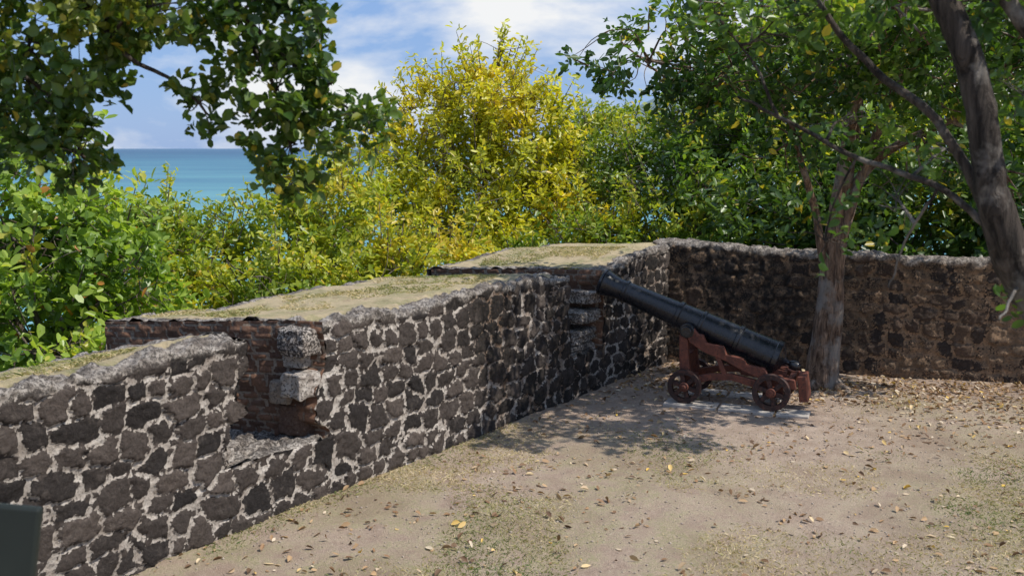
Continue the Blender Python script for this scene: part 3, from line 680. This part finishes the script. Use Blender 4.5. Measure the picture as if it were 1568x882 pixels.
t=NT('slab_concrete'); p=t.pos(); n=t.noise(p,12,5,.7)
M_slab=t.done(t.bsdf(t.mix(t.mapr(n,.35,.65),(.32,.29,.26),(.46,.42,.375)),.9,t.bump(n,.4,.01),.2).outputs[0])
sl=empty('paving_slab',(2.19,12.12,0),math.atan2(.37,-.93))
for i,(cx,cy,lx,ly) in enumerate(((-.05,.32,.62,.30),(-.70,.32,.62,.30),(-1.22,.32,.36,.30),(-.05,-.34,.62,.30),(-.70,-.34,.62,.30))):
    box('slab_%d'%i,(cx,cy,-.005),(lx,ly,.05),M_slab,sl,.008,(0,0,.01*i))

# ------------------------------------------------------------ dark information sign in the near corner
sg=empty('information_sign',(-1.88,3.0,0),math.radians(4))
t=NT('sign_metal'); p=t.co(); M_sign=t.done(t.bsdf(t.mix(t.noise(p,5,3),(.012,.016,.014),(.022,.028,.024)),.5,None,.3).outputs[0])
box('panel',(0,0,1.70),(.80,.035,.50),M_sign,sg,.012,(math.radians(-6),math.radians(7),0))
box('post_left',(-.25,.05,.85),(.06,.05,1.70),M_sign,sg)
box('post_right',(.22,.05,.85),(.06,.05,1.70),M_sign,sg)

# ------------------------------------------------------------ light, sky, camera
SE=math.radians(54); AZ=math.radians(113)   # azimuth clockwise from +Y
w=bpy.data.worlds.new('World'); sc.world=w; w.use_nodes=True; nt=w.node_tree; nt.nodes.clear()
out=nt.nodes.new('ShaderNodeOutputWorld'); bg=nt.nodes.new('ShaderNodeBackground'); sky=nt.nodes.new('ShaderNodeTexSky')
sky.sky_type='NISHITA'; sky.sun_disc=False; sky.sun_elevation=SE; sky.sun_rotation=AZ; sky.air_density=1.0; sky.dust_density=.4; sky.ozone_density=2.5
tc=nt.nodes.new('ShaderNodeTexCoord'); mp=nt.nodes.new('ShaderNodeMapping'); mp.inputs['Scale'].default_value=(1,1,2.4); mp.inputs['Location'].default_value=(1.35,.4,.1)
ns_=nt.nodes.new('ShaderNodeTexNoise'); ns_.inputs['Scale'].default_value=3.4; ns_.inputs['Detail'].default_value=9; ns_.inputs['Roughness'].default_value=.56; ns_.inputs['Distortion'].default_value=.25
mr=nt.nodes.new('ShaderNodeMapRange'); mr.inputs[1].default_value=.49; mr.inputs[2].default_value=.63; mr.inputs[3].default_value=.0; mr.inputs[4].default_value=1.0
tint=nt.nodes.new('ShaderNodeMix'); tint.data_type='RGBA'; tint.inputs[0].default_value=.75; tint.inputs[7].default_value=(2.5,4.2,7.9,1)
mx=nt.nodes.new('ShaderNodeMix'); mx.data_type='RGBA'; mx.inputs[7].default_value=(8.6,8.7,8.8,1)
L=nt.links.new
L(tc.outputs['Generated'],mp.inputs[0]); L(mp.outputs[0],ns_.inputs['Vector']); L(ns_.outputs['Fac'],mr.inputs[0]); L(mr.outputs[0],mx.inputs[0])
L(sky.outputs[0],tint.inputs[6]); L(tint.outputs[2],mx.inputs[6]); L(mx.outputs[2],bg.inputs[0]); bg.inputs[1].default_value=.105; L(bg.outputs[0],out.inputs[0])
sd=bpy.data.lights.new('sun','SUN'); sd.energy=5.0; sd.angle=math.radians(.5); sd.color=(1,.945,.865)
so=bpy.data.objects.new('sun',sd); sc.collection.objects.link(so); so.location=(10,0,20)
dv=Vector((math.sin(AZ)*math.cos(SE),math.cos(AZ)*math.cos(SE),math.sin(SE)))
so.rotation_euler=dv.to_track_quat('Z','Y').to_euler()
cd=bpy.data.cameras.new('camera'); cd.lens=36; cd.sensor_width=36; cd.clip_end=100000; cd.clip_start=.05
cd.dof.use_dof=True; cd.dof.focus_distance=11.5; cd.dof.aperture_fstop=3.2
co=bpy.data.objects.new('camera',cd); sc.collection.objects.link(co); co.location=(0,0,3.0); co.rotation_euler=(math.radians(90-7.77),0,0); sc.camera=co
sc.view_settings.view_transform='Standard'; sc.view_settings.look='None'; sc.view_settings.exposure=0
